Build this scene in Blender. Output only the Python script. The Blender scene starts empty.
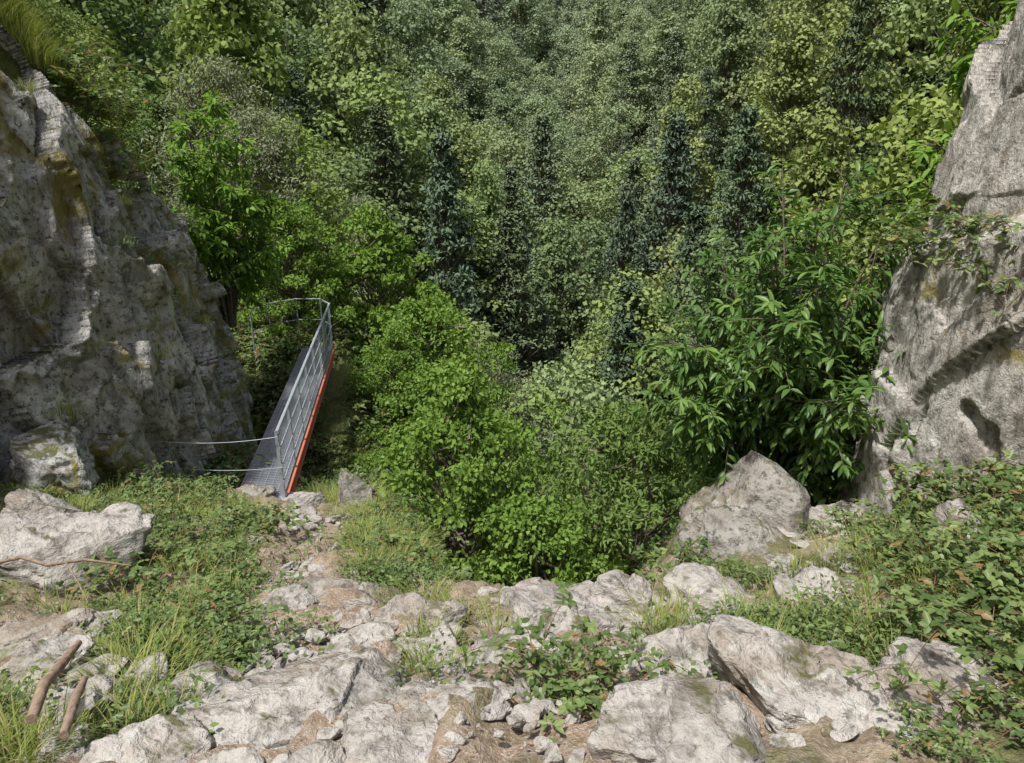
import bpy, bmesh, math, random
import numpy as np
from mathutils import Vector, Matrix
rng=np.random.default_rng(7)
random.seed(7)
scene=bpy.context.scene
COL=scene.collection
# ------------------------------------------------------------ noise
def h3(ix,iy,iz,s=0):
    n=(ix.astype(np.int64)*374761393+iy.astype(np.int64)*668265263+iz.astype(np.int64)*1274126177+s*974711)&0xffffffff
    n=((n^(n>>13))*1103515245)&0xffffffff
    n=((n^(n>>16))*2654435769)&0xffffffff
    n=n^(n>>15)
    return (n&0xffffff)/float(0xffffff)
def vn(P,s=0):
    F=np.floor(P); f=P-F; f=f*f*(3-2*f); i=F.astype(np.int64)
    r=0
    for a in (0,1):
        wa=f[:,0] if a else 1-f[:,0]
        for b in (0,1):
            wb=f[:,1] if b else 1-f[:,1]
            for c in (0,1):
                wc=f[:,2] if c else 1-f[:,2]
                r=r+wa*wb*wc*h3(i[:,0]+a,i[:,1]+b,i[:,2]+c,s)
    return r*2-1
def fbm(P,o=4,s=0):
    r=0;a=1.;t=0
    for k in range(o):
        r=r+a*vn(P*(2.03**k)+k*17.3,s+k); t+=a; a*=.5
    return r/t
def cellblock(P,s=0,tilt=.9):
    F=np.floor(P).astype(np.int64)
    best=np.full(len(P),1e9); val=np.zeros(len(P))
    for a in (-1,0,1):
        for b in (-1,0,1):
            for c in (-1,0,1):
                ix=F[:,0]+a;iy=F[:,1]+b;iz=F[:,2]+c
                sx=ix+h3(ix,iy,iz,s+1);sy=iy+h3(ix,iy,iz,s+2);sz=iz+h3(ix,iy,iz,s+3)
                dx=P[:,0]-sx;dy=P[:,1]-sy;dz=P[:,2]-sz
                d=dx*dx+dy*dy+dz*dz
                v=(h3(ix,iy,iz,s+4)*2-1)+tilt*(dx*(h3(ix,iy,iz,s+5)*2-1)+dy*(h3(ix,iy,iz,s+6)*2-1)+dz*(h3(ix,iy,iz,s+7)*2-1))*1.5
                m=d<best
                best=np.where(m,d,best);val=np.where(m,v,val)
    return val
def nrm(v): return v/np.maximum(np.linalg.norm(v,axis=-1,keepdims=True),1e-9)
def sst(a,b,x):
    t=np.clip((x-a)/(b-a),0,1); return t*t*(3-2*t)
# ------------------------------------------------------------ terrain
def polysd(poly,x,y):
    """positive inside"""
    P=np.array(poly,float); Q=np.roll(P,-1,axis=0)
    best=np.full(x.shape,1e18); ins=np.zeros(x.shape,bool)
    for (ax,ay),(bx,by) in zip(P,Q):
        dx,dy=bx-ax,by-ay
        t=np.clip(((x-ax)*dx+(y-ay)*dy)/(dx*dx+dy*dy),0,1)
        d=(x-ax-t*dx)**2+(y-ay-t*dy)**2
        best=np.minimum(best,d)
        if ay!=by:
            c=((ay>y)!=(by>y))&(x<(bx-ax)*(y-ay)/(by-ay)+ax)
            ins^=c
    return np.where(ins,1,-1)*np.sqrt(best)
SPUR=[(-60,80),(-30,50),(-14,30),(-7,20),(-4.2,16.9),(-3.2,14),(-2.6,11.5),(-1.9,9),(-1.3,6.6),(-.6,4.9),(.2,4.5),(.9,4.5),(1.5,5.0),(2.0,6.6),(2.4,8.0),(3.2,8.9),(6,10.2),(30,14),(400,60),(400,-900),(-900,-900),(-900,80)]
LBASE=[(-7.5,2),(-5.7,6.2),(-5.0,7.8),(-4.35,9.2),(-4.4,10.8),(-4.9,13)]
LHILL=LBASE+[(-6.2,16),(-9,21),(-16,30),(-34,50),(-65,80),(-900,80),(-900,-900),(-9,-900),(-9,-5)]
RBASE=[(6.3,2),(4.9,4.2),(3.82,6),(3.58,7),(4.2,8.3),(7,9.8)]
RHILL=RBASE+[(30,13),(400,50),(400,-900),(7.5,-900),(7.5,-4)]
def ltop(y): return np.interp(y,[-10,3,6.8,8.4,9.8,11.2,12.2,13.0,14,15,60],[4.5,3.6,2.0,.95,.0,-.5,-1.0,-2.3,-3.7,-4.5,-4.6])
def base(x,y):
    z=np.maximum(-1.56-.382*y,-5.25)
    z=z+.22*np.maximum(0,-x-3)*sst(14,9,y)+.30*np.clip(x-1.6,0,8)*sst(7.5,3.0,y)+.06*np.clip(x-1.6,0,8)*sst(12,7,y)
    z=z-1.9*np.exp(-((y-12.6)/2.1)**2)
    return z
def far(x,y):
    xv=.065*np.clip(y,0,600)+3*np.sin(y/37.)
    fl=np.interp(y,[-900,0,30,60,100,160,250,350,500,900],[-26,-29,-36,-42,-41,-30,-1,46,118,330])
    d=np.abs(x-xv)
    P=np.stack([x/45,y/45,0*x],1)
    z=fl+1.05*(np.sqrt(d*d+16)-4)*(1+.3*vn(P,5))*np.interp(d,[0,150,900],[1,.9,.55])
    return z+7.0*fbm(np.stack([x/34,y/34,0*x],1),3,9)*sst(12,50,y)
def height(x,y):
    x=np.asarray(x,float).ravel();y=np.asarray(y,float).ravel()
    P=np.stack([x,y,0*x],1)
    n=base(x,y)+.16*fbm(P/1.3,4,1)
    dl=polysd(LHILL,x,y); dr=polysd(RHILL,x,y)
    w=sst(.55,1.5,dl); n=n*(1-w)+np.maximum(n,ltop(y)+.12)*w+1.5*np.clip(dl-1.2,0,3.2)+.6*np.maximum(0,dl-4.4)
    w=sst(.55,1.8,dr); n=n*(1-w)+np.maximum(n,3.0)*w+.5*np.maximum(0,dr-1.8)
    n=n+.35*fbm(P/3.,3,3)*sst(1,4,np.maximum(dl,dr))
    s=-polysd(SPUR,x,y)+.25*fbm(P/1.1,3,12)
    s=np.maximum(s,0)
    n=n-1.7*(np.sqrt(s*s+.06)-math.sqrt(.06))
    return np.maximum(n,far(x,y))
# ------------------------------------------------------------ mesh helpers
class Geo:
    def __init__(s): s.V=[];s.A=[];s.F=[];s.M=[];s.n=0
    def add(s,V,F,a=0.5,m=0):
        V=np.asarray(V,float).reshape(-1,3);F=np.asarray(F,np.int64)
        s.V.append(V);s.F.append(F+s.n);s.M.append(np.full(len(F),m,np.int32))
        s.A.append(np.broadcast_to(np.asarray(a,float),(len(V),)).copy());s.n+=len(V)
    def mesh(s,name,mats,smooth=True):
        me=bpy.data.meshes.new(name)
        V=np.concatenate(s.V);me.vertices.add(len(V));me.vertices.foreach_set('co',V.ravel())
        L=np.concatenate([f.ravel() for f in s.F]);me.loops.add(len(L));me.loops.foreach_set('vertex_index',L.astype(np.int32))
        tot=np.concatenate([np.full(len(f),f.shape[1]) for f in s.F]);st=np.concatenate([[0],np.cumsum(tot)[:-1]])
        me.polygons.add(len(tot));me.polygons.foreach_set('loop_start',st.astype(np.int32))
        me.polygons.foreach_set('material_index',np.concatenate(s.M))
        me.polygons.foreach_set('use_smooth',np.full(len(tot),smooth))
        at=me.attributes.new('v','FLOAT','POINT');at.data.foreach_set('value',np.concatenate(s.A).astype(np.float32))
        me.update(calc_edges=True)
        for m in mats: me.materials.append(m)
        return me
def obj(name,me,loc=(0,0,0),rot=(0,0,0),sc=(1,1,1),parent=None,link=True):
    o=bpy.data.objects.new(name,me);o.location=loc;o.rotation_euler=rot;o.scale=sc
    if link: COL.objects.link(o)
    if parent: o.parent=parent
    return o
T6=np.array([[0,0,0],[.46,.3,.07],[.36,.66,-.02],[0,1,-.2],[-.36,.66,-.02],[-.46,.3,.07]])
F6=np.array([[0,1,2,3],[0,3,4,5]])
T4=np.array([[0,0,0],[.5,.45,.05],[0,1,-.1],[-.5,.45,.05]]);F4=np.array([[0,1,2,3]])
def leaves(g,P,D,N,L,W,a,m=0,T=T6,F=F6):
    n=len(P);D=nrm(D);S=nrm(np.cross(D,N));N=np.cross(S,D)
    L=np.broadcast_to(L,(n,))[:,None,None];W=np.broadcast_to(W,(n,))[:,None,None]
    t=T[None]
    V=P[:,None]+S[:,None]*t[:,:,0:1]*W+D[:,None]*t[:,:,1:2]*L+N[:,None]*t[:,:,2:3]*L
    FF=(np.arange(n)[:,None,None]*len(T)+F[None]).reshape(-1,F.shape[1])
    g.add(V.reshape(-1,3),FF,np.repeat(np.broadcast_to(a,(n,)),len(T)),m)
def tube(g,pts,rad,k=6,m=1,a=.5,cap=True):
    pts=np.asarray(pts,float);n=len(pts);rad=np.broadcast_to(rad,(n,))
    T=nrm(np.gradient(pts,axis=0));ref=np.array([0,0,1.]) if abs(T[0,2])<.8 else np.array([1.,0,0])
    S=nrm(np.cross(T,ref));B=np.cross(T,S);an=np.arange(k)*2*math.pi/k
    V=pts[:,None]+rad[:,None,None]*(S[:,None]*np.cos(an)[None,:,None]+B[:,None]*np.sin(an)[None,:,None])
    i=np.arange(n-1)[:,None]*k;j=np.arange(k)[None];j2=(j+1)%k
    F=np.stack([i+j,i+j2,i+k+j2,i+k+j],-1).reshape(-1,4)
    g.add(V.reshape(-1,3),F,a,m)
    if cap:
        g.add(V[0],[list(range(k))[::-1]],a,m);g.add(V[-1],[list(range(k))],a,m)
def bez(a,b,bend,n=6):
    a=np.array(a,float);b=np.array(b,float);c=(a+b)/2+np.array(bend,float)
    t=np.linspace(0,1,n)[:,None];return a*(1-t)**2+2*c*t*(1-t)+b*t*t
def rv(n,r=None): return nrm((r or rng).normal(size=(n,3)))
def box(g,c,s,m=0,R=None,a=.5):
    V=np.array([[x,y,z] for x in (-.5,.5) for y in (-.5,.5) for z in (-.5,.5)])*np.array(s)
    if R is not None: V=V@np.array(R).T
    g.add(V+np.array(c),[[0,1,3,2],[4,6,7,5],[0,4,5,1],[2,3,7,6],[0,2,6,4],[1,5,7,3]],a,m)
# ------------------------------------------------------------ materials
class NT:
    def __init__(s,name):
        s.m=bpy.data.materials.new(name);s.m.use_nodes=True;s.t=s.m.node_tree;s.t.nodes.clear()
        s.out=s.n('ShaderNodeOutputMaterial')
    def n(s,ty,**k):
        x=s.t.nodes.new(ty)
        for a,b in k.items(): setattr(x,a,b)
        return x
    def l(s,a,b): s.t.links.new(a,b)
    def set(s,sock,v):
        if isinstance(v,bpy.types.NodeSocket): s.l(v,sock)
        else: sock.default_value=v
    def noise(s,vec,scale,det=4,rough=.6,dist=0):
        x=s.n('ShaderNodeTexNoise');s.l(vec,x.inputs['Vector']);x.inputs['Scale'].default_value=scale
        x.inputs['Detail'].default_value=min(det,4.5);x.inputs['Roughness'].default_value=rough;x.inputs['Distortion'].default_value=dist
        return x.outputs['Fac']
    def rng(s,v,a,b,c=0,d=1):
        x=s.n('ShaderNodeMapRange');s.l(v,x.inputs[0])
        for i,q in enumerate((a,b,c,d)): x.inputs[i+1].default_value=q
        return x.outputs[0]
    def mix(s,f,a,b,blend='MIX'):
        x=s.n('ShaderNodeMix',data_type='RGBA',blend_type=blend)
        s.set(x.inputs[0],f)
        for i,v in ((6,a),(7,b)):
            if isinstance(v,tuple): v=v+(1,) if len(v)==3 else v
            s.set(x.inputs[i],v)
        return x.outputs[2]
    def math(s,op,a,b=0.):
        x=s.n('ShaderNodeMath',operation=op);s.set(x.inputs[0],a);s.set(x.inputs[1],b);return x.outputs[0]
    def ramp(s,f,cs):
        x=s.n('ShaderNodeValToRGB');s.l(f,x.inputs[0]);e=x.color_ramp.elements
        while len(e)<len(cs): e.new(.5)
        for q,(p,c) in zip(e,cs): q.position=p;q.color=c+(1,)
        return x.outputs[0]
    def principled(s,col,rough=.8,spec=.3,metal=0,bump=None,bs=.5,bd=.02):
        p=s.n('ShaderNodeBsdfPrincipled');s.set(p.inputs['Base Color'],col if not isinstance(col,tuple) else col+(1,))
        s.set(p.inputs['Roughness'],rough);p.inputs['Specular IOR Level'].default_value=spec;p.inputs['Metallic'].default_value=metal
        if bump is not None:
            b=s.n('ShaderNodeBump');b.inputs['Strength'].default_value=bs;b.inputs['Distance'].default_value=bd
            s.l(bump,b.inputs['Height']);s.l(b.outputs[0],p.inputs['Normal'])
        return p
def leafmat(name,cols,trans=.35,rough=.5,rcols=None,cheap=False,haze_tint=False):
    t=NT(name);at=t.n('ShaderNodeAttribute',attribute_name='v')
    c=t.ramp(at.outputs['Fac'],cols)
    if rcols:
        oi=t.n('ShaderNodeObjectInfo')
        c2=t.ramp(oi.outputs['Random'],rcols)
        c=t.mix(1.,c,c2,'MULTIPLY')
    if haze_tint: # aerial haze painted into the leaf colour, paler up the valley
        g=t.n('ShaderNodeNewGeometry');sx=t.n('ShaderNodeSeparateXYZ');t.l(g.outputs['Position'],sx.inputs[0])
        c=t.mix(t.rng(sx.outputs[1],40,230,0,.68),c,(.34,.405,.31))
    if cheap:
        p=t.n('ShaderNodeBsdfDiffuse');t.l(c,p.inputs[0])
    else: p=t.principled(c,rough,.35)
    if trans<=0:
        t.l(p.outputs[0],t.out.inputs[0]);return t.m
    tr=t.n('ShaderNodeBsdfTranslucent')
    ct=t.mix(1.,c,(1.3,1.35,.7),'MULTIPLY');t.l(ct,tr.inputs[0])
    m=t.n('ShaderNodeMixShader');m.inputs[0].default_value=trans
    t.l(p.outputs[0],m.inputs[1]);t.l(tr.outputs[0],m.inputs[2]);t.l(m.outputs[0],t.out.inputs[0])
    return t.m
def rockmat(name,moss=.3,ochre=.3,base=(.30,.29,.275),dark=.5,stretch=(1,1,1),rot=(0,0,0),lich=.5,wave=0.,stain=.5):
    t=NT(name);g=t.n('ShaderNodeNewGeometry');pos=g.outputs['Position']
    mp=t.n('ShaderNodeMapping');mp.inputs['Scale'].default_value=stretch;mp.inputs['Rotation'].default_value=rot;t.l(pos,mp.inputs[0])
    sp=mp.outputs[0]
    n1=t.noise(sp,1.1,4,.65,.4);n2=t.noise(sp,6,5,.72,.3);n3=t.noise(pos,38,4,.7)
    b=base
    c=t.ramp(n1,[(.3,tuple(x*.6 for x in b)),(.5,b),(.68,tuple(min(1,x*1.3) for x in b))])
    c=t.mix(t.rng(n2,.46,.66),c,tuple(x*1.25 for x in b))
    c=t.mix(t.math('MULTIPLY',t.rng(n2,.48,.34),.85),c,(b[0]*.42,b[1]*.39,b[2]*.35))
    n4=t.noise(pos,1.7,4,.6,.5);c=t.mix(t.rng(n4,.5,.7,0,stain),c,(.23,.18,.125))
    vo=t.n('ShaderNodeTexVoronoi');vo.inputs['Scale'].default_value=7;vo.inputs['Randomness'].default_value=1
    wv=t.n('ShaderNodeVectorMath',operation='ADD');nc=t.n('ShaderNodeTexNoise');nc.inputs['Scale'].default_value=9;nc.inputs['Detail'].default_value=3;t.l(pos,nc.inputs[0])
    sc=t.n('ShaderNodeVectorMath',operation='SCALE');t.l(nc.outputs['Color'],sc.inputs[0]);sc.inputs['Scale'].default_value=.22
    t.l(pos,wv.inputs[0]);t.l(sc.outputs[0],wv.inputs[1]);t.l(wv.outputs[0],vo.inputs['Vector'])
    l1=t.rng(vo.outputs['Distance'],.42,.3);l1=t.math('MULTIPLY',l1,t.rng(t.noise(pos,.9,3),.5-.1*lich,.6))
    c=t.mix(t.math('MULTIPLY',l1,lich*1.0),c,(.57,.58,.54))
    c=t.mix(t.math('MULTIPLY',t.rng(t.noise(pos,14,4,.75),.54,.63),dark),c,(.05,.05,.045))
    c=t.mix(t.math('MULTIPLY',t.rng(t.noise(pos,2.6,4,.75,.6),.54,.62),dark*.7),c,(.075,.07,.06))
    if ochre>0:
        no=t.noise(pos,.8,4,.7,.8);c=t.mix(t.rng(no,.66-.15*ochre,.74-.15*ochre,0,.85),c,t.mix(n3,(.27,.20,.035),(.15,.16,.035)))
    sx=t.n('ShaderNodeSeparateXYZ');t.l(g.outputs['Normal'],sx.inputs[0])
    if moss>0:
        mm=t.math('ADD',t.rng(sx.outputs[2],.0,.9,-.25,.12),t.noise(pos,2.6,4.5,.78,.5))
        c=t.mix(t.rng(mm,.70-.2*moss,.78-.2*moss,0,.9),c,t.mix(n3,(.045,.05,.018),(.14,.14,.045)))
    h=t.math('ADD',t.math('ADD',t.math('MULTIPLY',n1,1.4),n2),t.math('MULTIPLY',n3,.35))
    p=t.principled(c,.85,.25,0,h,.9,.06);t.l(p.outputs[0],t.out.inputs[0]);return t.m
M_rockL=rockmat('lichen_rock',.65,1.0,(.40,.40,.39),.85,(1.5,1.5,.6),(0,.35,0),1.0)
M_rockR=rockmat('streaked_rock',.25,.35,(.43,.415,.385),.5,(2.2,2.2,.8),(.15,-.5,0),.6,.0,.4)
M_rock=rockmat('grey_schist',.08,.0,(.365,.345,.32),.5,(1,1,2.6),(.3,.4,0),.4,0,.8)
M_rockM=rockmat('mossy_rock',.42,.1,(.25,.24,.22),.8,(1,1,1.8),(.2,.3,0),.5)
M_bark=NT('bark');_g=M_bark.n('ShaderNodeNewGeometry');_n=M_bark.noise(_g.outputs['Position'],25,3)
M_bark.l(M_bark.principled(M_bark.ramp(_n,[(.3,(.07,.055,.04)),(.7,(.22,.19,.16))]),.9,.2).outputs[0],M_bark.out.inputs[0]);M_bark=M_bark.m
def woodmat():
    t=NT('dead_wood');g=t.n('ShaderNodeNewGeometry');mp=t.n('ShaderNodeMapping');mp.inputs['Scale'].default_value=(6,1,6);t.l(g.outputs['Position'],mp.inputs[0])
    n=t.noise(mp.outputs[0],9,4,.7);t.l(t.principled(t.ramp(n,[(.3,(.15,.10,.07)),(.7,(.36,.28,.21))]),.85,.2,0,n,.6,.01).outputs[0],t.out.inputs[0]);return t.m
M_wood=woodmat()
RC=[(0,(.55,.66,.64)),(.16,(.8,.88,.82)),(.32,(1.15,1.06,.85)),(.48,(.68,.76,.95)),(.64,(1.3,1.2,.9)),(.82,(1.0,1.1,.9)),(1,(1.35,1.33,1.7))]
M_far=leafmat('forest_leaves',[(0,(.14,.19,.068)),(.5,(.195,.255,.092)),(1,(.265,.325,.13))],trans=.2,rcols=RC,cheap=True,haze_tint=True)
M_con=leafmat('conifer_needles',[(0,(.055,.09,.05)),(1,(.11,.155,.08))],trans=0,rcols=RC,cheap=True,haze_tint=True)
M_grn=leafmat('hazel_leaves',[(0,(.11,.185,.04)),(.5,(.165,.265,.056)),(1,(.24,.355,.09))],trans=.32,cheap=True)
M_grn2=leafmat('ash_leaves',[(0,(.11,.17,.055)),(.5,(.155,.235,.07)),(1,(.22,.31,.105))],trans=.3,cheap=True)
M_chest=leafmat('chestnut_leaves',[(0,(.06,.125,.03)),(.5,(.10,.19,.044)),(1,(.18,.285,.07))],trans=.32,rough=.4)
M_chest2=leafmat('young_chestnut_leaves',[(0,(.12,.215,.045)),(.5,(.175,.30,.06)),(1,(.25,.39,.09))],trans=.34,cheap=True)
M_grey=leafmat('willow_leaves',[(0,(.16,.195,.115)),(1,(.30,.33,.23))],trans=.2,cheap=True)
M_bram=leafmat('bramble_leaves',[(0,(.075,.12,.04)),(.5,(.13,.195,.062)),(.9,(.21,.28,.095)),(1,(.26,.18,.08))],trans=.3,rough=.45)
M_grass=leafmat('grass_blades',[(0,(.15,.20,.045)),(.6,(.25,.30,.085)),(1,(.44,.40,.20))],trans=.3,cheap=True)
def stemmat():
    t=NT('bramble_stem');t.l(t.principled((.16,.10,.055),.6,.3).outputs[0],t.out.inputs[0]);return t.m
M_stem=stemmat()
def groundmat():
    t=NT('ground_soil');g=t.n('ShaderNodeNewGeometry');pos=g.outputs['Position']
    at=t.n('ShaderNodeAttribute',attribute_name='v').outputs['Fac']
    n1=t.noise(pos,1.6,4,.65);n2=t.noise(pos,12,4.5,.7);n3=t.noise(pos,55,3,.7)
    dirt=t.mix(t.rng(n2,.4,.62),(.21,.155,.11),(.36,.285,.22));dirt=t.mix(t.rng(n3,.55,.62),dirt,(.39,.35,.30))
    grass=t.mix(t.rng(n2,.35,.65),(.05,.065,.022),(.13,.15,.05));grass=t.mix(t.rng(n3,.5,.7),grass,(.15,.13,.06))
    f=t.math('ADD',at,t.math('MULTIPLY',t.math('SUBTRACT',n1,.5),1.2))
    c=t.mix(t.rng(f,.35,.6),grass,dirt)
    h=t.math('ADD',n2,t.math('MULTIPLY',n3,.4))
    t.l(t.principled(c,.95,.15,0,h,.8,.05).outputs[0],t.out.inputs[0]);return t.m
M_ground=groundmat()
def metal(name,col,rough,met,spot=None):
    t=NT(name);g=t.n('ShaderNodeNewGeometry');n=t.noise(g.outputs['Position'],9,4,.7)
    c=t.mix(t.rng(n,.5,.75),col,spot or tuple(x*.7 for x in col));t.l(t.principled(c,rough,.5,met).outputs[0],t.out.inputs[0]);return t.m
M_galv=metal('galvanised_steel',(.38,.42,.47),.45,.2)
M_red=metal('red_primer_paint',(.58,.16,.10),.55,0,(.42,.13,.09))
# ------------------------------------------------------------ ground sheet
PATH=[(-.5,1.0),(-.85,2.5),(-.95,3.3),(-1.5,4.5),(-1.85,6),(-2.6,7.8),(-3.35,9.1)]
def pathd(x,y):
    best=np.full(x.shape,1e9)
    for (ax,ay),(bx,by) in zip(PATH[:-1],PATH[1:]):
        dx,dy=bx-ax,by-ay;t=np.clip(((x-ax)*dx+(y-ay)*dy)/(dx*dx+dy*dy),0,1)
        best=np.minimum(best,np.hypot(x-ax-t*dx,y-ay-t*dy))
    return best
n=520;u=np.linspace(-1,1,n);gx=2.6*np.sinh(6.4*u);gy=6+2.6*np.sinh(6.4*u)
X,Y=np.meshgrid(gx,gy);X=X.ravel();Y=Y.ravel();Z=height(X,Y)
pd=pathd(X,Y);near=sst(14,9,np.hypot(X,Y-3))
A=np.clip(np.maximum(sst(.75,.25,pd)*.9,.55*near*(np.abs(X)<4)),0,1)
PP=np.stack([X,Y,Z],1);Z=Z+near*(.05*cellblock(PP*4.,3)+.03*cellblock(PP*9.,5))
i=np.arange(n-1);I,J=np.meshgrid(i,i);q=(J*n+I).ravel()
g=Geo();g.add(np.stack([X,Y,Z],1),np.stack([q,q+1,q+n+1,q+n],1),A);obj('ground',g.mesh('ground',[M_ground]))
# ------------------------------------------------------------ rocks
def rot3(ax,ay,az): return np.array(Matrix.Rotation(az,3,'Z')@Matrix.Rotation(ay,3,'Y')@Matrix.Rotation(ax,3,'X'))
_ico={}
def ico(sub):
    if sub not in _ico:
        bm=bmesh.new();bmesh.ops.create_icosphere(bm,subdivisions=sub,radius=1);bm.verts.index_update()
        _ico[sub]=(np.array([v.co[:] for v in bm.verts]),np.array([[v.index for v in f.verts] for f in bm.faces]));bm.free()
    return _ico[sub]
def rockV(seed,size,sub=5,cuts=16,amp=.05,flat=0):
    r=np.random.default_rng(seed);V,F=ico(sub);V=V.copy()
    N=rv(cuts,r);N[:,2]*=.6;N=nrm(N)
    if flat: N=np.concatenate([N,nrm(np.array([[r.normal()*.15,r.normal()*.15,1.],[r.normal()*.5,r.normal()*.5,1.]]))])
    for k,nn in enumerate(N):
        d=r.uniform(.5,.8)
        if flat and k==len(N)-2: d=flat
        e=V@nn-d;V=V-np.maximum(e,0)[:,None]*nn
    size=np.array(size);W=V*size*1.15;s=size.mean()
    NN=nrm(V)
    W=W+NN*s*(amp*1.3*cellblock(W/s*np.array([1.3,1.3,3.])+seed*3.1,seed,.5)+amp*.5*cellblock(W/s*np.array([4,4,7.])+seed,seed+9)+amp*.55*fbm(W/s*4+seed,5,seed))[:,None]
    return W,F
def rock(name,loc,size,seed,rot=(0,0,0),mat=None,sub=5,cuts=13,amp=.055,flat=0):
    V,F=rockV(seed,size,sub,cuts,amp,flat);g=Geo();g.add(V,F);o=obj(name,g.mesh(name,[mat or M_rock]),loc,rot);return o
def gz(x,y): return float(height([x],[y])[0])
ROCKS=[ # x,y,dz, size, seed, rot, mat, flat
 (.66,2.32,-.03,(.42,.36,.24),11,(.12,.05,.3),M_rock,.55),
 (1.36,2.66,-.02,(.50,.36,.28),12,(.1,.12,-.5),M_rock,.5),
 (1.0,3.05,.0,(.44,.30,.22),13,(.1,-.05,.1),M_rock,.5),
 (.32,3.85,.04,(.52,.44,.24),14,(-.15,.25,.4),M_rock,.45),
 (.0,3.30,-.06,(.30,.22,.14),15,(.1,0,.9),M_rock,.5),
 (-.9,2.72,-.04,(.58,.42,.20),16,(.12,.1,-.2),M_rock,.5),
 (-.46,2.25,-.06,(.32,.25,.18),17,(0,.1,.3),M_rock,.5),
 (-1.35,3.05,-.04,(.26,.2,.12),18,(0,.1,.8),M_rock,.5),
 (-3.35,4.8,.14,(.62,.5,.46),19,(.1,.15,.2),M_rock,.5),
 (-2.75,3.6,.04,(.44,.28,.14),20,(0,.1,.1),M_rock,.5),
 (-2.5,3.1,.03,(.36,.26,.13),21,(.1,-.1,.9),M_rock,.5),
 (-1.55,2.95,.02,(.24,.18,.11),22,(0,.2,.4),M_rock,.5),
 (-2.1,2.75,.0,(.26,.2,.12),23,(0,.1,1.4),M_rock,.5),
 (-1.45,2.35,-.02,(.24,.2,.12),24,(0,.1,.4),M_rock,.5),
 (-2.1,8.8,.15,(.36,.30,.38),25,(0,0,.3),M_rockM,0),
 (-4.8,7.1,.35,(.5,.45,.45),26,(0,.2,.3),M_rockL,0),
 (-5.2,6.0,.3,(.5,.5,.4),27,(0,.2,.9),M_rockL,0),
 (-4.2,5.8,.1,(.4,.35,.3),40,(0,.2,.9),M_rock,0),
 (2.3,6.6,-.12,(.55,.95,.8),42,(.1,.25,.5),M_rockM,0),
 (2.0,5.6,-.12,(.45,.5,.5),29,(0,.3,.9),M_rockM,0),
 (2.85,7.2,-.05,(.95,.85,.45),30,(0,.1,.2),M_rockM,.5),
 (2.65,6.2,-.1,(.4,.35,.35),43,(0,.1,1.2),M_rockM,0),
 (3.3,6.3,-.05,(.5,.4,.3),41,(0,.1,.2),M_rock,.5),
 (2.1,4.3,-.04,(.42,.3,.26),31,(.1,.1,.6),M_rock,.5),
 (1.45,4.3,.0,(.38,.3,.22),32,(0,.2,.1),M_rock,.5),
 (2.1,2.75,-.05,(.32,.28,.22),33,(0,.2,.1),M_rock,.5),
 (-2.9,9.0,.04,(.36,.32,.14),34,(0,0,.1),M_rock,.5),
 (-3.55,8.9,.0,(.4,.3,.14),35,(0,0,.6),M_rock,.5),
 (.15,4.25,.02,(.24,.18,.16),36,(0,0,.6),M_rock,0),
 (.78,4.2,.04,(.26,.22,.20),37,(0,.4,.6),M_rock,0),
 (-.42,3.8,.0,(.24,.18,.14),38,(0,.4,1.6),M_rock,0),
 (3.2,4.6,-.02,(.3,.25,.25),39,(0,.4,1.6),M_rock,0),
]
for x,y,dz,s,sd,r,m,fl in ROCKS:
    rock('boulder' if max(s)>.45 else 'rock',(x,y,gz(x,y)+dz),s,sd,r,m,6 if (y<4.2 and max(s)>.3) else 5,flat=fl)
def ell(regs):
    xs=[];ys=[]
    for cx,cy,rx,ry,n_ in regs:
        a=rng.uniform(0,6.28,n_);r_=np.sqrt(rng.random(n_));xs.append(cx+np.cos(a)*r_*rx);ys.append(cy+np.sin(a)*r_*ry)
    return np.concatenate(xs),np.concatenate(ys)
x,y=ell([(-.5,3.4,.9,.9,26),(.4,4.1,.9,.5,30),(-1.1,2.6,1.0,.5,20),(1.3,3.6,.8,.8,18),(-2.2,3.0,.8,.6,16),(-1.2,5.0,.5,1.2,10),(-2.1,7.0,.8,1.4,14),(-3.9,6.2,.8,.9,12),(2.4,5.4,.7,.9,12),(.6,2.6,1.2,.4,18)])
g=Geo()
for k in range(len(x)):
    s=.05+.13*rng.random()**1.6;V,F=rockV(500+k,(s*rng.uniform(1,1.6),s,s*rng.uniform(.4,.7)),4,11,.05,.5)
    V=V@rot3(rng.normal(0,.22),rng.normal(0,.22),rng.uniform(0,6.28)).T+np.array([x[k],y[k],gz(x[k],y[k])+s*.1]);g.add(V,F)
obj('broken_rocks',g.mesh('broken_rocks',[M_rock]))
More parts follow.
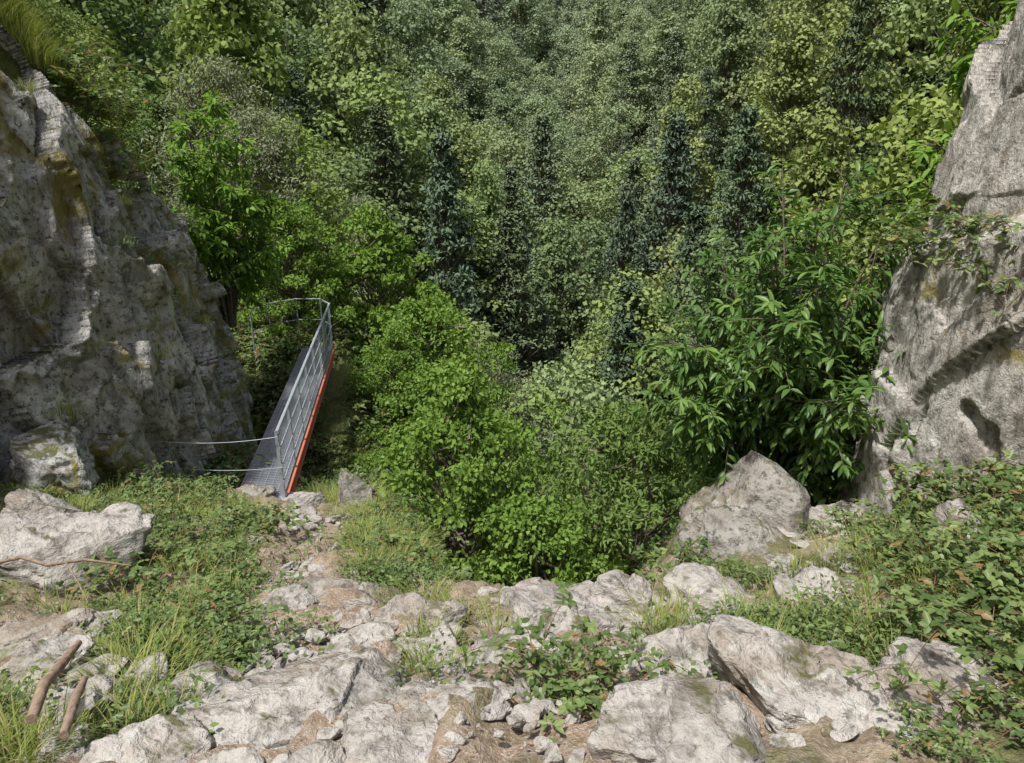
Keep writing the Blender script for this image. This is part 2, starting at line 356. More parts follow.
# cliffs
def cliff(name,basep,side,prof,disp,mat,seed,Rm,nu,nv,topf):
    P=np.array(basep,float)
    for _ in range(2):
        Q=[P[0]]
        for a,b in zip(P[:-1],P[1:]): Q+= [a*.75+b*.25,a*.25+b*.75]
        Q.append(P[-1]);P=np.array(Q)
    L=np.concatenate([[0],np.cumsum(np.hypot(*np.diff(P,axis=0).T))]);t=np.linspace(0,L[-1],nu)
    B=np.stack([np.interp(t,L,P[:,0]),np.interp(t,L,P[:,1])],1)
    T=nrm(np.gradient(B,axis=0));K=np.ones(41)/41
    for c in (0,1):
        T[:,c]=np.convolve(np.pad(T[:,c],20,'edge'),K,'valid')
    T=nrm(T);IN=np.stack([-T[:,1],T[:,0]],1)*side
    gz_=height(B[:,0],B[:,1]);top=topf(B[:,1])
    pr=np.array(prof);tt=np.linspace(0,1,nv);pl=np.linspace(0,1,len(pr))
    d=np.interp(tt,pl,pr[:,0]);zf=np.interp(tt,pl,pr[:,1])
    V=np.zeros((nv,nu,3))
    V[:,:,0]=B[None,:,0]+IN[None,:,0]*d[:,None];V[:,:,1]=B[None,:,1]+IN[None,:,1]*d[:,None]
    V[:,:,2]=gz_[None]+(top-gz_)[None]*zf[:,None]
    V=V.reshape(-1,3)
    out=np.tile(np.concatenate([-IN,np.full((nu,1),.25)],1)[None],(nv,1,1)).reshape(-1,3)
    V=V+out*disp(V,V@Rm.T)[:,None]
    i=np.arange(nu-1);j=np.arange(nv-1);I,J=np.meshgrid(i,j);q=(J*nu+I).ravel()
    g=Geo();g.add(V,np.stack([q,q+1,q+nu+1,q+nu],1));o=obj(name,g.mesh(name,[mat]))
    G=V.reshape(nv,nu,3);N=nrm(np.cross(G[1:,:-1]-G[:-1,:-1],G[:-1,1:]-G[:-1,:-1]));up=np.abs(N[:,:,2])
    return G[:-1,:-1][up>.55]
def dispL(V,W):
    W=W+.16*np.stack([fbm(V*1.1,3,70),fbm(V*1.1,3,71),fbm(V*1.1,3,72)],1)
    return .27*cellblock(W*np.array([.8,.8,.42])+4,4,.8)+.16*cellblock(W*np.array([1.7,1.7,.8])+4,24,.8)+.05*cellblock(W*np.array([3.8,3.8,1.8])+4,44,.7)+.20*fbm(V*.6+4,3,4)+.06*fbm(W*np.array([5,5,2.5]),5,7)
def dispR(V,W):
    W=W+.10*np.stack([fbm(V*1.0,3,80),fbm(V*1.0,3,81),fbm(V*1.0,3,82)],1)
    return .15*cellblock(W*np.array([.7,.7,.4])+37,33,.5)+.07*cellblock(W*np.array([1.5,1.5,.8])+35,53,.5)+.015*cellblock(W*np.array([4.,4.,1.8])+31,71,.5)+.10*fbm(V*.5+3,2,6)+.045*fbm(W*np.array([5,5,1.8]),5,34)
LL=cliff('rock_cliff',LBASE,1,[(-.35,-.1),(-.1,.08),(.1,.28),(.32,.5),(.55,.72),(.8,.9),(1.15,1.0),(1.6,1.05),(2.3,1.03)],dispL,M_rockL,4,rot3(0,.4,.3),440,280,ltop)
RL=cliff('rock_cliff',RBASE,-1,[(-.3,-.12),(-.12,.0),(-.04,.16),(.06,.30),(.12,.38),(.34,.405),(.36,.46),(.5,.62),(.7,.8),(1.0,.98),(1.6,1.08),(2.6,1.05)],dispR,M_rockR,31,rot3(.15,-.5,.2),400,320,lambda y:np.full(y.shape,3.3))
# ------------------------------------------------------------ footbridge
bridge=obj('footbridge',None)
E0=np.array([-3.1,9.0,-5.0]);E1=np.array([-4.0,15.9,-5.0]);ax=nrm(E1-E0);Lb=np.linalg.norm(E1-E0);lt=np.array([-ax[1],ax[0],0])
Rb=np.stack([ax,lt,[0,0,1]],1);Wd=.64
def bp(s,w,z): return E0+ax*s+lt*w+np.array([0,0,z])
g=Geo()
for w in (0,Wd-.05):
    box(g,bp(Lb/2,w,-.075),(Lb,.010,.14),0,Rb)
    for z in (-.006,-.144): box(g,bp(Lb/2,w+(-.02 if w==0 else .02),z),(Lb,.04,.012),0,Rb)
for s in np.arange(.5,Lb,1.1): box(g,bp(s,Wd/2,-.10),(.05,Wd-.1,.05),0,Rb)
obj('stringer_beams',g.mesh('stringers',[M_red],False),parent=bridge)
g=Geo()
for s in np.arange(.02,Lb,.055): box(g,bp(s,Wd/2+.02,.014),(.012,Wd,.03),0,Rb)
for w in np.linspace(.02,Wd+.02,7): box(g,bp(Lb/2,w,.016),(Lb,.006,.036),0,Rb)
box(g,bp(-.25,Wd/2,-.02),(.5,Wd,.012),0,Rb)
obj('deck_grating',g.mesh('deck',[M_galv],False),parent=bridge)
g=Geo()
for s in np.linspace(.04,Lb-.04,8): box(g,bp(s,.0,.50),(.05,.012,1.02),0,Rb);box(g,bp(s,.02,.50),(.012,.04,1.02),0,Rb)
tube(g,[bp(-.02,.0,1.02),bp(Lb/2,.0,1.02),bp(Lb+.02,.0,1.02)],.026,8,0)
for z in (.28,.52,.77): box(g,bp(Lb/2,-.015,z),(Lb,.012,.026),0,Rb)
for s in np.arange(.12,Lb-.05,.12): box(g,bp(s,-.004,.55),(.005,.005,.9),0,Rb)
box(g,bp(Lb/2,-.012,.09),(Lb,.006,.08),0,Rb)
pts=[bp(Lb,-.0,1.02),bp(Lb+.5,.25,1.02),bp(Lb+.65,.8,1.0),bp(Lb+.3,1.35,1.0),bp(Lb-.4,1.6,1.0)]
tube(g,pts,.016,6,0);tube(g,[p-np.array([0,0,.48]) for p in pts],.011,6,0)
for p in pts[1:]: tube(g,[p,p-np.array([0,0,1.2])],.016,6,0)
obj('railing',g.mesh('railing',[M_galv],False),parent=bridge)
g=Geo();tube(g,bez((-4.6,8.75,-4.0),bp(0,-.03,.95),(0,0,-.12),12),.005,5,0);tube(g,bez((-4.55,8.9,-4.45),bp(0,-.03,.5),(0,0,-.1),12),.004,5,0);obj('safety_cable',g.mesh('cable',[M_galv]))
# ------------------------------------------------------------ tree builders
def make_tree(name,H,R,b0,ncl,lpc,L,W,seed,kind='round',mats=None,crad=.3,stems=1,T=T6,F=F6,flatc=.7,nout=.7,jit=.35,loose=0.):
    r=np.random.default_rng(seed);g=Geo()
    tp=np.stack([np.cumsum(r.normal(0,.03*H/6,7)),np.cumsum(r.normal(0,.03*H/6,7)),np.linspace(-.06*H,.93*H,7)],1);tp[:,:2]-=tp[1,:2]
    lean=[r.normal(0,.12,2)*R*2 for _ in range(stems)]
    tr=.016*H+.02
    def stem(k,z):
        f=z/H;return np.array([np.interp(z,tp[:,2],tp[:,0]),np.interp(z,tp[:,2],tp[:,1]),z])+ (np.array([*lean[k],0])*(f**.7 if f>0 else 0) if stems>1 else 0)
    for k in range(stems):
        zs=np.linspace(-.06*H,H*(.93 if stems==1 else r.uniform(.6,.85)),8)
        tube(g,[stem(k,z) for z in zs],np.linspace(tr,tr*.15,8)/(1 if stems==1 else 1.8),7,1)
    PS=[];NS=[];DS=[];AS=[];LS=[]
    lob=r.uniform(0,6.28,4)
    for i in range(ncl):
        t=((i+.5)/ncl);an=i*2.39996+r.normal(0,.4)
        if kind=='cone': pf=(1-t)**.85+.04;t2=t
        elif kind=='bush': pf=(math.sin(math.pi*min(1,(t*.8+.2)))**.6);t2=t
        elif kind=='tall': pf=(math.sin(math.pi*(t*.85+.12))**.6)*(1.1-.5*t);t2=t
        else: pf=(math.sin(math.pi*(t*.72+.22))**.8);t2=t
        pf*=1+.22*math.sin(2*an+lob[0])+.14*math.sin(3*an+lob[1]+4*t)
        rr=R*pf*math.sqrt(r.uniform(.25,1))*(1+loose*r.normal());z=H*(b0+(1-b0)*t2*.93)+r.normal(0,(.02+.06*loose)*H)
        k=i%stems;s0=stem(k,max(.04*H,min(.9*H,z-rr*.7-.05*H)))
        c=np.array([tp[3,0]+math.cos(an)*rr,tp[3,1]+math.sin(an)*rr,z])
        rc=crad*R*r.uniform(.6,1.25)*(1 if kind!='cone' else (.5+.8*(1-t)))
        tube(g,bez(s0,c,(0,0,-.06*H if kind!='cone' else 0),4),np.linspace(tr*.33,tr*.08,4),4,1,cap=False)
        m=int(lpc*r.uniform(.6,1.3));u=rv(m,r);u[:,2]=np.where(u[:,2]<-.3,-u[:,2]*.6,u[:,2]);u=nrm(u)
        rad=rc*(r.uniform(.25,1.1,m)**.6)*(1+.35*vn(u*2.2+seed+i,3))
        p=c+u*rad[:,None]*np.array([1,1,flatc if kind!='cone' else .35])
        if kind=='cone': p[:,2]-=.35*np.hypot(p[:,0]-c[0],p[:,1]-c[1])*.5
        PS.append(p);NS.append(nrm(u*nout+np.array([0,0,.75])+r.normal(0,jit,(m,3))))
        DS.append(nrm(u*.6+r.normal(0,.7,(m,3))+np.array([0,0,-.25])));ca=r.uniform(0,1)
        AS.append(np.clip(.5*ca+.5*r.uniform(0,1,m),0,1));LS.append(r.uniform(.65,1.2,m))
    P=np.concatenate(PS);N=np.concatenate(NS);D=np.concatenate(DS);A=np.concatenate(AS);S=np.concatenate(LS)
    leaves(g,P,D,N,L*S,W*S,A,0,T,F)
    return g.mesh(name,mats)
def make_chestnut(name,H,R,seed,limbs=13,tw=30,L=.21,W=.068,mats=None):
    r=np.random.default_rng(seed);g=Geo();P=[];D=[];N=[];A=[];S=[]
    for i in range(limbs):
        an=i*2.39996+r.normal(0,.2);t=(i+.5)/limbs
        rr=R*(.98-.75*t**1.6)*r.uniform(.75,1.05);z=H*(.22+.74*t)
        end=np.array([math.cos(an)*rr,math.sin(an)*rr,z]);st=np.array([math.cos(an)*.08,math.sin(an)*.08,-.2])
        path=bez(st,end,(-end[0]*.28,-end[1]*.28,.12*H),9);tube(g,path,np.linspace(.034,.007,9),6,1)
        for k in range(tw):
            tt=r.uniform(.28,1);f=tt*8;j=min(7,int(f));b=path[j]*(1-(f-j))+path[j+1]*(f-j)
            o=np.array([b[0],b[1],0]);d=nrm(nrm(o+1e-3)*.6+r.normal(0,.6,3)+np.array([0,0,.15]));ln=r.uniform(.3,.8)*R/1.8*(1.15-.4*tt)
            e=b+d*ln;tpth=bez(b,e,(0,0,.06),5);tube(g,tpth,np.linspace(.008,.003,5),3,1,cap=False)
            m=13;ca=r.uniform(0,.6)
            for q in range(m):
                s=.25+.75*min(1,(q+1)/(m-3));pos=b+(e-b)*s;phi=q*2.4+r.normal(0,.3)
                sd=nrm(np.cross(d,[0,0,1.]));up=np.cross(sd,d)
                dr=nrm(sd*math.cos(phi)+up*math.sin(phi)*.55+d*r.uniform(.25,.9)+np.array([0,0,-.28]))
                P.append(pos);D.append(dr);N.append(nrm(np.array([0,0,1.])+r.normal(0,.28,3)));A.append(min(1,ca+r.uniform(0,.45)));S.append(r.uniform(.7,1.15))
    S=np.array(S)
    T8=np.array([[0,0,0],[.34,.2,.05],[.5,.5,.04],[.3,.8,-.08],[0,1,-.24],[-.3,.8,-.08],[-.5,.5,.04],[-.34,.2,.05],[0,.5,-.02]])
    F8=np.array([[0,1,2,8],[8,2,3,4],[8,4,5,6],[0,8,6,7]])
    leaves(g,np.array(P),np.array(D),np.array(N),L*S,W*S,np.array(A),0,T8,F8)
    return g.mesh(name,mats)
def protoset(name,meshes):
    c=bpy.data.collections.new(name)
    for k,m in enumerate(meshes):
        o=bpy.data.objects.new('%s_%02d'%(name,k),m);c.objects.link(o)
    return c
def scatter(name,coll,P,rz,sc,idx,tilt=None):
    P=np.asarray(P,float);n=len(P);me=bpy.data.meshes.new(name);me.vertices.add(n);me.vertices.foreach_set('co',P.ravel())
    R=np.zeros((n,3),np.float32);R[:,2]=rz
    if tilt is not None: R[:,:2]=tilt
    a=me.attributes.new('rot','FLOAT_VECTOR','POINT');a.data.foreach_set('vector',R.ravel())
    S=np.asarray(sc,np.float32);S=np.repeat(S[:,None],3,1) if S.ndim==1 else S
    a=me.attributes.new('scl','FLOAT_VECTOR','POINT');a.data.foreach_set('vector',S.astype(np.float32).ravel())
    a=me.attributes.new('idx','INT','POINT');a.data.foreach_set('value',np.asarray(idx,np.int32))
    me.update();o=obj(name,me)
    ng=bpy.data.node_groups.new(name,'GeometryNodeTree')
    ng.interface.new_socket('Geometry',in_out='INPUT',socket_type='NodeSocketGeometry');ng.interface.new_socket('Geometry',in_out='OUTPUT',socket_type='NodeSocketGeometry')
    gi=ng.nodes.new('NodeGroupInput');go=ng.nodes.new('NodeGroupOutput');ip=ng.nodes.new('GeometryNodeInstanceOnPoints')
    ci=ng.nodes.new('GeometryNodeCollectionInfo');ci.inputs[0].default_value=coll;ci.inputs['Separate Children'].default_value=True;ci.inputs['Reset Children'].default_value=True
    def na(nm,ty):
        x=ng.nodes.new('GeometryNodeInputNamedAttribute');x.data_type=ty;x.inputs[0].default_value=nm;return [s for s in x.outputs if s.enabled and s.name=='Attribute'][0]
    l=ng.links.new
    l(gi.outputs[0],ip.inputs['Points']);l(ci.outputs[0],ip.inputs['Instance']);ip.inputs['Pick Instance'].default_value=True
    l(na('idx','INT'),ip.inputs['Instance Index']);l(na('rot','FLOAT_VECTOR'),ip.inputs['Rotation']);l(na('scl','FLOAT_VECTOR'),ip.inputs['Scale'])
    l(ip.outputs[0],go.inputs[0])
    md=o.modifiers.new('scatter','NODES');md.node_group=ng;return o
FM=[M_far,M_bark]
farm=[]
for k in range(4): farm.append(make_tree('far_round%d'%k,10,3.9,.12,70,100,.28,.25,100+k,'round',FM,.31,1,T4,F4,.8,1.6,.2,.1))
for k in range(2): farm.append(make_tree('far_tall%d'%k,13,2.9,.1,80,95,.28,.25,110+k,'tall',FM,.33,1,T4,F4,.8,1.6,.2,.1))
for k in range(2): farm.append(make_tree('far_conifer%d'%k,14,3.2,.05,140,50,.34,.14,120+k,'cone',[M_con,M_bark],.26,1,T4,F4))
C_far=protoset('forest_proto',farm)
midm=[]
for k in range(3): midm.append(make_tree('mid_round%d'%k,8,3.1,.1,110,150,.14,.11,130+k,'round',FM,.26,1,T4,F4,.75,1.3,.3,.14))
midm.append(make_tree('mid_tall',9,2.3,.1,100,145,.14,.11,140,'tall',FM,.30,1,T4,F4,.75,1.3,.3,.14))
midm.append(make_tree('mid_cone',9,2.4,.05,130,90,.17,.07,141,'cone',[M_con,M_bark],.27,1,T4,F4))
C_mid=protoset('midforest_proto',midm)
def jitter(x0,x1,y0,y1,sp):
    a,b=np.meshgrid(np.arange(x0,x1,sp),np.arange(y0,y1,sp));a=a.ravel()+rng.uniform(-.45,.45,a.size)*sp;b=b.ravel()+rng.uniform(-.45,.45,b.size)*sp;return a,b
xs=[];ys=[]
for y0,y1,sp in ((48,110,6.8),(110,210,8.0),(210,430,9.4)):
    a,b=jitter(-.95*y1-10,.95*y1+10,y0,y1,sp);m=np.abs(a)<.9*b+12;xs.append(a[m]);ys.append(b[m])
x=np.concatenate(xs);y=np.concatenate(ys);z=height(x,y)
con=vn(np.stack([x/30,y/30,0*x],1),44)>.4
idx=np.where(con&(rng.random(len(x))<.35),rng.integers(6,8,len(x)),rng.integers(0,6,len(x)))
idx=np.where(rng.random(len(x))<.04,7,idx)
sc=(.75+1.2*rng.random(len(x))**1.4)*np.interp(y,[50,100],[.95,1.1])
sc=sc*np.where(rng.random(len(x))<.07,1.3,1.)
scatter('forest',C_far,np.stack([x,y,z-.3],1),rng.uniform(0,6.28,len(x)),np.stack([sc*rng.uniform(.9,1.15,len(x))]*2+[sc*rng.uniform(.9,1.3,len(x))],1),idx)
x,y=jitter(-52,52,15.5,48,4.1);z=height(x,y);dl=polysd(LHILL,x,y);sp=polysd(SPUR,x,y)
keep=(np.abs(x)<.9*y+6)&~((y<19)&(x>-7.5)&(x<7))&~((sp>-.8)&(dl<1.0))&~((dl>0)&(y<18)&(x>-12))
x,y,z,dl=x[keep],y[keep],z[keep],dl[keep]
idx=np.where(rng.random(len(x))<.08,4,rng.integers(0,4,len(x)))
sc=rng.uniform(.6,1.3,len(x))*np.interp(y,[15,28,48],[.55,.9,1.35])
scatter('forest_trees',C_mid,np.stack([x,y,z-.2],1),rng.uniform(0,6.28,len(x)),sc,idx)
# near shrubs & trees
hz=[make_tree('hazel%d'%k,4,1.75,.12,130,105,.10,.074,200+k,'bush',[M_grn,M_bark],.19,6,T6,F6,.7,.6,.5,.3) for k in range(2)]
az_=[make_tree('ash%d'%k,4,1.75,.14,125,125,.11,.045,205+k,'bush',[M_grn2,M_bark],.2,6,T6,F6,.7,.6,.45,.28) for k in range(2)]
gw=make_tree('willow',5,2.0,.05,120,120,.10,.04,210,'bush',[M_grey,M_bark],.24,4,T4,F4,.7,.7,.35,.15)
def plant(name,me,x,y,s,rz,dz=-.15): return obj(name,me,(x,y,gz(x,y)+dz),(0,0,rz),(s[0],s[0],s[1]))
for k,(x,y,s,z_) in enumerate([(-.75,9.8,(.82,1.0),0),(.35,8.6,(.75,.85),1),(-.2,12.2,(1,1.15),0),(-3.6,19.0,(1.15,1.35),0),(-2.0,17,(1.0,1.2),1),(-5.4,17.6,(.8,.9),1),(-1.6,14.5,(.9,1.0),1),(-2.35,12.6,(.4,.45),1),(-2.5,15.2,(.6,.7),0)]):
    plant('hazel_shrub',hz[z_],x,y,s,k*1.7)
for k,(x,y,s,z_) in enumerate([(1.6,9.6,(.9,1.0),0),(1.9,11.6,(1.05,1.2),1),(3.3,11.6,(1,1.2),0),(.9,14.2,(1.1,1.3),1),(3.6,14.2,(1.2,1.3),0),(5.2,12.5,(1,1.3),1)]):
    plant('ash_shrub',az_[z_],x,y,s,k*2.1+.5)
for x,y,s in [(-1.0,19.5,(1,1.2)),(-6.8,20.5,(1.1,1.2)),(2.5,17.8,(1,1.2)),(-8.5,23,(1.3,1.5))]: plant('willow_tree',gw,x,y,s,x)
ch=make_chestnut('chestnut',3.9,1.7,5,22,46,.155,.05,[M_chest,M_bark])
obj('chestnut_tree',ch,(3.1,7.75,-4.35),(0,0,.4))
ch2=make_chestnut('chestnut_b',4.2,1.25,9,14,34,.175,.058,[M_chest2,M_bark])
obj('chestnut_tree',ch2,(-5.4,13.8,-3.7),(0,0,1.4))
obj('chestnut_tree',ch2,(8.2,12.0,-3.0),(0,0,2.4),(1.5,1.5,1.5))
# ------------------------------------------------------------ undergrowth
def bramble(seed,ns=13,Ls=.8,lf=.062):
    r=np.random.default_rng(seed);g=Geo();P=[];D=[];N=[];A=[]
    for i in range(ns):
        an=r.uniform(0,6.28);ln=Ls*r.uniform(.5,1.2);st=np.array([*(r.normal(0,.12,2)),0]);e=st+np.array([math.cos(an)*ln*.8,math.sin(an)*ln*.8,r.uniform(.0,.32)])
        p=bez(st,e,(0,0,r.uniform(.25,.75)*ln),9);tube(g,p,np.linspace(.005,.002,9),3,1,cap=False)
        for t in np.arange(.15,1.01,.085):
            f=t*8;j=min(7,int(f));b=p[j]*(1-f+j)+p[j+1]*(f-j);ph=r.uniform(0,6.28)
            d=nrm(np.array([math.cos(ph),math.sin(ph),r.uniform(0,.5)]));c=b+d*.05
            a=r.uniform(0,.92) if r.random()>.02 else 1.
            up=nrm(np.array([0,0,1.])+r.normal(0,.45,3));sd=np.cross(d,up)
            for q in (0,1.25,-1.25,):
                P.append(c);D.append(d*math.cos(q)+sd*math.sin(q));N.append(up);A.append(a)
    n=len(P);leaves(g,np.array(P),np.array(D),np.array(N),lf*r.uniform(.6,1.3,n),lf*.72*r.uniform(.8,1.1,n),np.array(A))
    return g.mesh('bramble',[M_bram,M_stem])
C_br=protoset('bramble_proto',[bramble(300+k) for k in range(4)])
def herb(seed,n=110,lf=.036,R=.26,Hh=.16):
    r=np.random.default_rng(seed);g=Geo();rad=R*np.sqrt(r.random(n));an=r.uniform(0,6.28,n)
    P=np.stack([np.cos(an)*rad,np.sin(an)*rad,r.uniform(.01,Hh,n)*(1-.5*(rad/R)**2)],1)
    D=rv(n,r);D[:,2]*=.4;N=nrm(np.array([0,0,1.])+r.normal(0,.4,(n,3)))
    leaves(g,P,D,N,lf*r.uniform(.6,1.3,n),lf*.6*r.uniform(.7,1.2,n),r.uniform(0,.9,n))
    for i in range(0,n,6): tube(g,[(P[i,0]*.6,P[i,1]*.6,-.02),P[i]],.0018,3,0,cap=False)
    return g.mesh('herb',[M_bram])
C_hb=protoset('herb_proto',[herb(330+k) for k in range(3)])
def grass(seed,n=70,Hh=.24,R=.14):
    r=np.random.default_rng(seed);g=Geo();an=r.uniform(0,6.28,n);rad=R*np.sqrt(r.random(n));h=Hh*r.uniform(.4,1.1,n);be=h*r.uniform(.2,.9,n);w=.0035
    d=np.stack([np.cos(an),np.sin(an),0*an],1);s=np.stack([-np.sin(an),np.cos(an),0*an],1);b=d*rad[:,None];V=[]
    for t in (0,.4,.75,1):
        c=b+d*(be*t*t)[:,None]+np.array([0,0,1.])*(h*(t-.35*t*t))[:,None]
        V+= [c-s*w*(1-t*.85),c+s*w*(1-t*.85)]
    V=np.stack(V,1);F=np.array([[0,1,3,2],[2,3,5,4],[4,5,7,6]]);g.add(V.reshape(-1,3),(np.arange(n)[:,None,None]*8+F[None]).reshape(-1,4),np.repeat(r.random(n),8))
    return g.mesh('grass',[M_grass])
C_gr=protoset('grass_proto',[grass(350+k) for k in range(3)])
RX=np.array([(r[0],r[1],max(r[3][0],r[3][1])) for r in ROCKS])
def clear(x,y,k=.8):
    m=np.ones(len(x),bool)
    for a,b,c in RX: m&=np.hypot(x-a,y-b)>c*k
    return m
def patchy(x,y,s,f,th): return vn(np.stack([x*f,y*f,0*x],1),s)>th
def offbridge(x,y):
    s=(x-E0[0])*ax[0]+(y-E0[1])*ax[1];w=(x-E0[0])*lt[0]+(y-E0[1])*lt[1]
    return ~((s>-.8)&(s<Lb+.3)&(w>-.25)&(w<Wd+.25))
x,y=ell([(-2.5,5.2,.6,1.4,26),(-3.6,7.2,1.1,1.1,16),(-4.3,8.0,.7,1.0,12),(-.9,5.3,.3,.5,4),(-1.5,7.2,.25,1.4,8),(2.9,4.0,1.0,.8,26),(3.3,5.0,.8,.6,16),(2.45,3.1,.5,.4,12),(3.0,3.2,.8,.6,26),(1.85,2.2,.25,.25,5),(1.7,5.2,.4,.4,5),(.22,2.75,.14,.14,2),(-4.7,4.9,.9,.8,12),(-1.95,3.9,.3,.5,6),(-1.55,2.55,.1,.1,2)])
m=clear(x,y,.95)&(pathd(x,y)>.5);x,y=x[m],y[m]
scatter('bramble_thicket',C_br,np.stack([x,y,height(x,y)-.03],1),rng.uniform(0,6.28,len(x)),.3+.65*rng.random(len(x))**1.3,rng.integers(0,4,len(x)))
x,y=ell([(-5.2,13.0,1.2,3.4,130),(-4.4,11.5,.5,1.8,40),(-2.7,13,.7,3,90),(-5.2,17,1.8,1.6,50),(-4.0,12.5,.5,2.2,36)])
m=offbridge(x,y)|(height(x,y)<-5.9);x,y=x[m],y[m];h_=height(x,y)
scatter('gully_scrub',C_br,np.stack([x,y,h_-.03],1),rng.uniform(0,6.28,len(x)),np.where(offbridge(x,y),rng.uniform(.8,1.5,len(x)),.7),rng.integers(0,4,len(x)))
P=[(3.95,6.3,-1.3),(4.1,6.0,-1.15),(3.85,6.7,-1.35),(4.2,5.7,-1.05),(4.35,5.5,-.95),(4.05,6.5,-1.1),(3.92,5.9,-1.45)]
scatter('hanging_bramble',C_br,P,rng.uniform(0,6.28,7),rng.uniform(.7,.95,7),rng.integers(0,4,7))
x,y=ell([(-2.4,5,1.4,2.4,220),(-3.8,7.2,1.4,1.8,220),(-.6,4.6,.9,.7,60),(-1.5,7.5,.5,1.8,90),(2.4,4,1.5,1.4,220),(3,6.6,.7,1.0,60),(-2.2,3,.9,.6,50),(-3.8,12,1.5,3.5,220),(-1,3.5,1.2,1,36),(1.0,4.6,1,.5,50),(-2.6,15,2,3,100),(.9,3.4,1.2,.8,40)])
m=clear(x,y,.85)&((pathd(x,y)>.45)|(rng.random(len(x))<.06))&(patchy(x,y,91,1.6,-.3)|(y>9))&offbridge(x,y);x,y=x[m],y[m]
scatter('ground_herbs',C_hb,np.stack([x,y,height(x,y)-.02],1),rng.uniform(0,6.28,len(x)),rng.uniform(.5,1.3,len(x)),rng.integers(0,3,len(x)))
x,y=ell([(-2.3,2.9,.8,.7,110),(-2.6,12,.7,3,600),(-7.4,11.5,2.6,3.6,2000),(-1.2,6.5,.4,1.5,90),(-4.4,6.3,.9,.9,70),(-1.9,8.6,.4,1,60),(2.8,7.0,.8,1,40),(-9.5,16,3.5,4,600),(-.4,3.7,.9,.7,30),(1.8,3.9,1,1,60),(-3.3,7.4,.8,.9,60),(-2.6,5.2,.8,1.5,60),(3,4.2,1,1.2,60)])
m=clear(x,y,.85)&(pathd(x,y)>.36)&offbridge(x,y);x,y=x[m],y[m];dl=polysd(LHILL,x,y);m=(dl<.1)|(dl>1.5);x,y=x[m],y[m]
scatter('grass',C_gr,np.stack([x,y,height(x,y)-.02],1),rng.uniform(0,6.28,len(x)),rng.uniform(.5,1.3,len(x))*np.where(y>9,1.5,1),rng.integers(0,3,len(x)))
def pick(L,n): return L[rng.integers(0,len(L),n)]
q=pick(LL,620);k_=fbm(q*1.1,2,66)>-.05;q=q[k_]
scatter('ledge_grass',C_gr,q,rng.uniform(0,6.28,len(q)),rng.uniform(.6,1.4,len(q)),rng.integers(0,3,len(q)))
q=pick(LL,260);q=q[fbm(q*.9,2,67)>.0]
scatter('ledge_herbs',C_hb,q,rng.uniform(0,6.28,len(q)),rng.uniform(.6,1.3,len(q)),rng.integers(0,3,len(q)))
x,y=jitter(-8,9,4.6,20,1.0);s=-polysd(SPUR,x,y);m=(s>.8);x,y=x[m],y[m]
scatter('ravine_undergrowth',C_br,np.stack([x,y,height(x,y)-.05],1),rng.uniform(0,6.28,len(x)),rng.uniform(.8,1.6,len(x)),rng.integers(0,4,len(x)))
sm=[]
for k in range(6):
    V,F=rockV(400+k,(1,.8,.5),3,12,.04,.45);g=Geo();g.add(V,F);sm.append(g.mesh('stone%d'%k,[M_rock],False))
C_st=protoset('stone_proto',sm)
x,y=ell([(-1.0,3.2,.5,.8,260),(-1.6,5,.35,1.6,300),(-2.4,7.5,.5,1.4,160),(-.2,4.0,.8,.7,230),(-2.3,3.0,.9,.7,200),(.8,3.9,.9,.8,200),(-4.0,6.3,1,1,70),(-.3,2.8,.6,.6,130),(1.6,3.4,.7,.8,110),(.5,2.4,1,.4,90)])
s=.010+.065*rng.random(len(x))**2.5
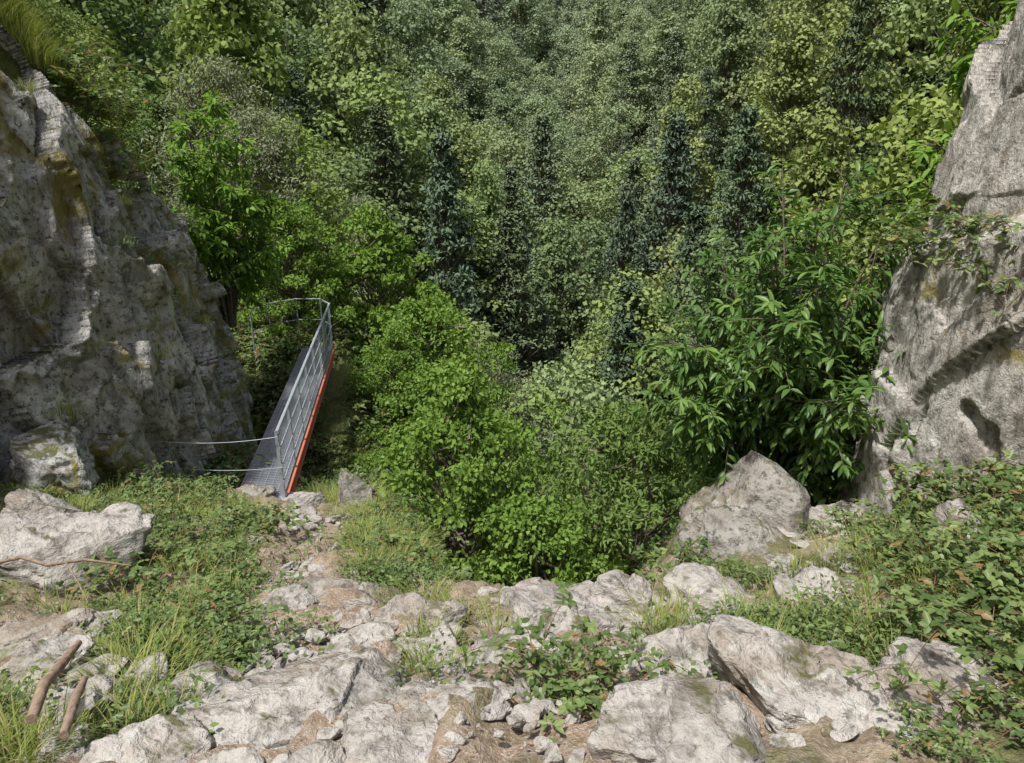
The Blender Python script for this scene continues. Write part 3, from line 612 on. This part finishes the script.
scatter('rubble_stones',C_st,np.stack([x,y,height(x,y)+s*.2],1),rng.uniform(0,6.28,len(x)),s,rng.integers(0,6,len(x)),rng.normal(0,.25,(len(x),2)))
# dead wood
g=Geo();tube(g,np.array([(-1.93,2.35,-2.30),(-2.04,2.6,-2.35),(-2.13,2.85,-2.46),(-2.2,3.1,-2.54)]),[.022,.026,.024,.017],9,0);obj('dead_log',g.mesh('log',[M_wood]))
g=Geo();tube(g,np.array([(-1.78,2.3,-2.33),(-1.88,2.55,-2.38),(-2.0,2.8,-2.50)]),[.018,.022,.015],8,0);obj('dead_log',g.mesh('log2',[M_wood]))
g=Geo();tube(g,np.array([(-3.55,4.25,-2.86),(-3.3,4.3,-2.82),(-3.1,4.25,-2.85),(-2.9,4.33,-2.86),(-2.6,4.35,-2.92)]),[.015,.013,.012,.010,.005],7,0)
tube(g,np.array([(-3.0,4.29,-2.85),(-2.85,4.15,-2.92),(-2.75,4.05,-3.0)]),[.008,.006,.004],5,0);obj('dead_branch',g.mesh('branch',[M_wood]))
# ------------------------------------------------------------ light, camera
sd=nrm(np.array([-.27,-.27,.88]))
el=math.asin(sd[2]);az=math.atan2(sd[0],sd[1])
w=bpy.data.worlds.new('World');scene.world=w;w.use_nodes=True;nt=w.node_tree;bg=nt.nodes['Background']
sk=nt.nodes.new('ShaderNodeTexSky');sk.sky_type='NISHITA';sk.sun_disc=False;sk.sun_elevation=el;sk.sun_rotation=az;sk.dust_density=4
nt.links.new(sk.outputs[0],bg.inputs[0]);bg.inputs[1].default_value=.15
ld=bpy.data.lights.new('sun','SUN');ld.energy=5.0;ld.angle=math.radians(3);ld.color=(1,.965,.90)
lo=bpy.data.objects.new('sun',ld);COL.objects.link(lo);lo.rotation_euler=Vector(sd).to_track_quat('Z','Y').to_euler()
cd=bpy.data.cameras.new('camera');cd.sensor_width=36;cd.lens=36*745/1024;cd.clip_start=.05;cd.clip_end=3000
co=bpy.data.objects.new('camera',cd);COL.objects.link(co);co.rotation_euler=(math.radians(70),0,0);scene.camera=co
scene.view_settings.view_transform='Standard';scene.view_settings.look='None';scene.view_settings.exposure=0
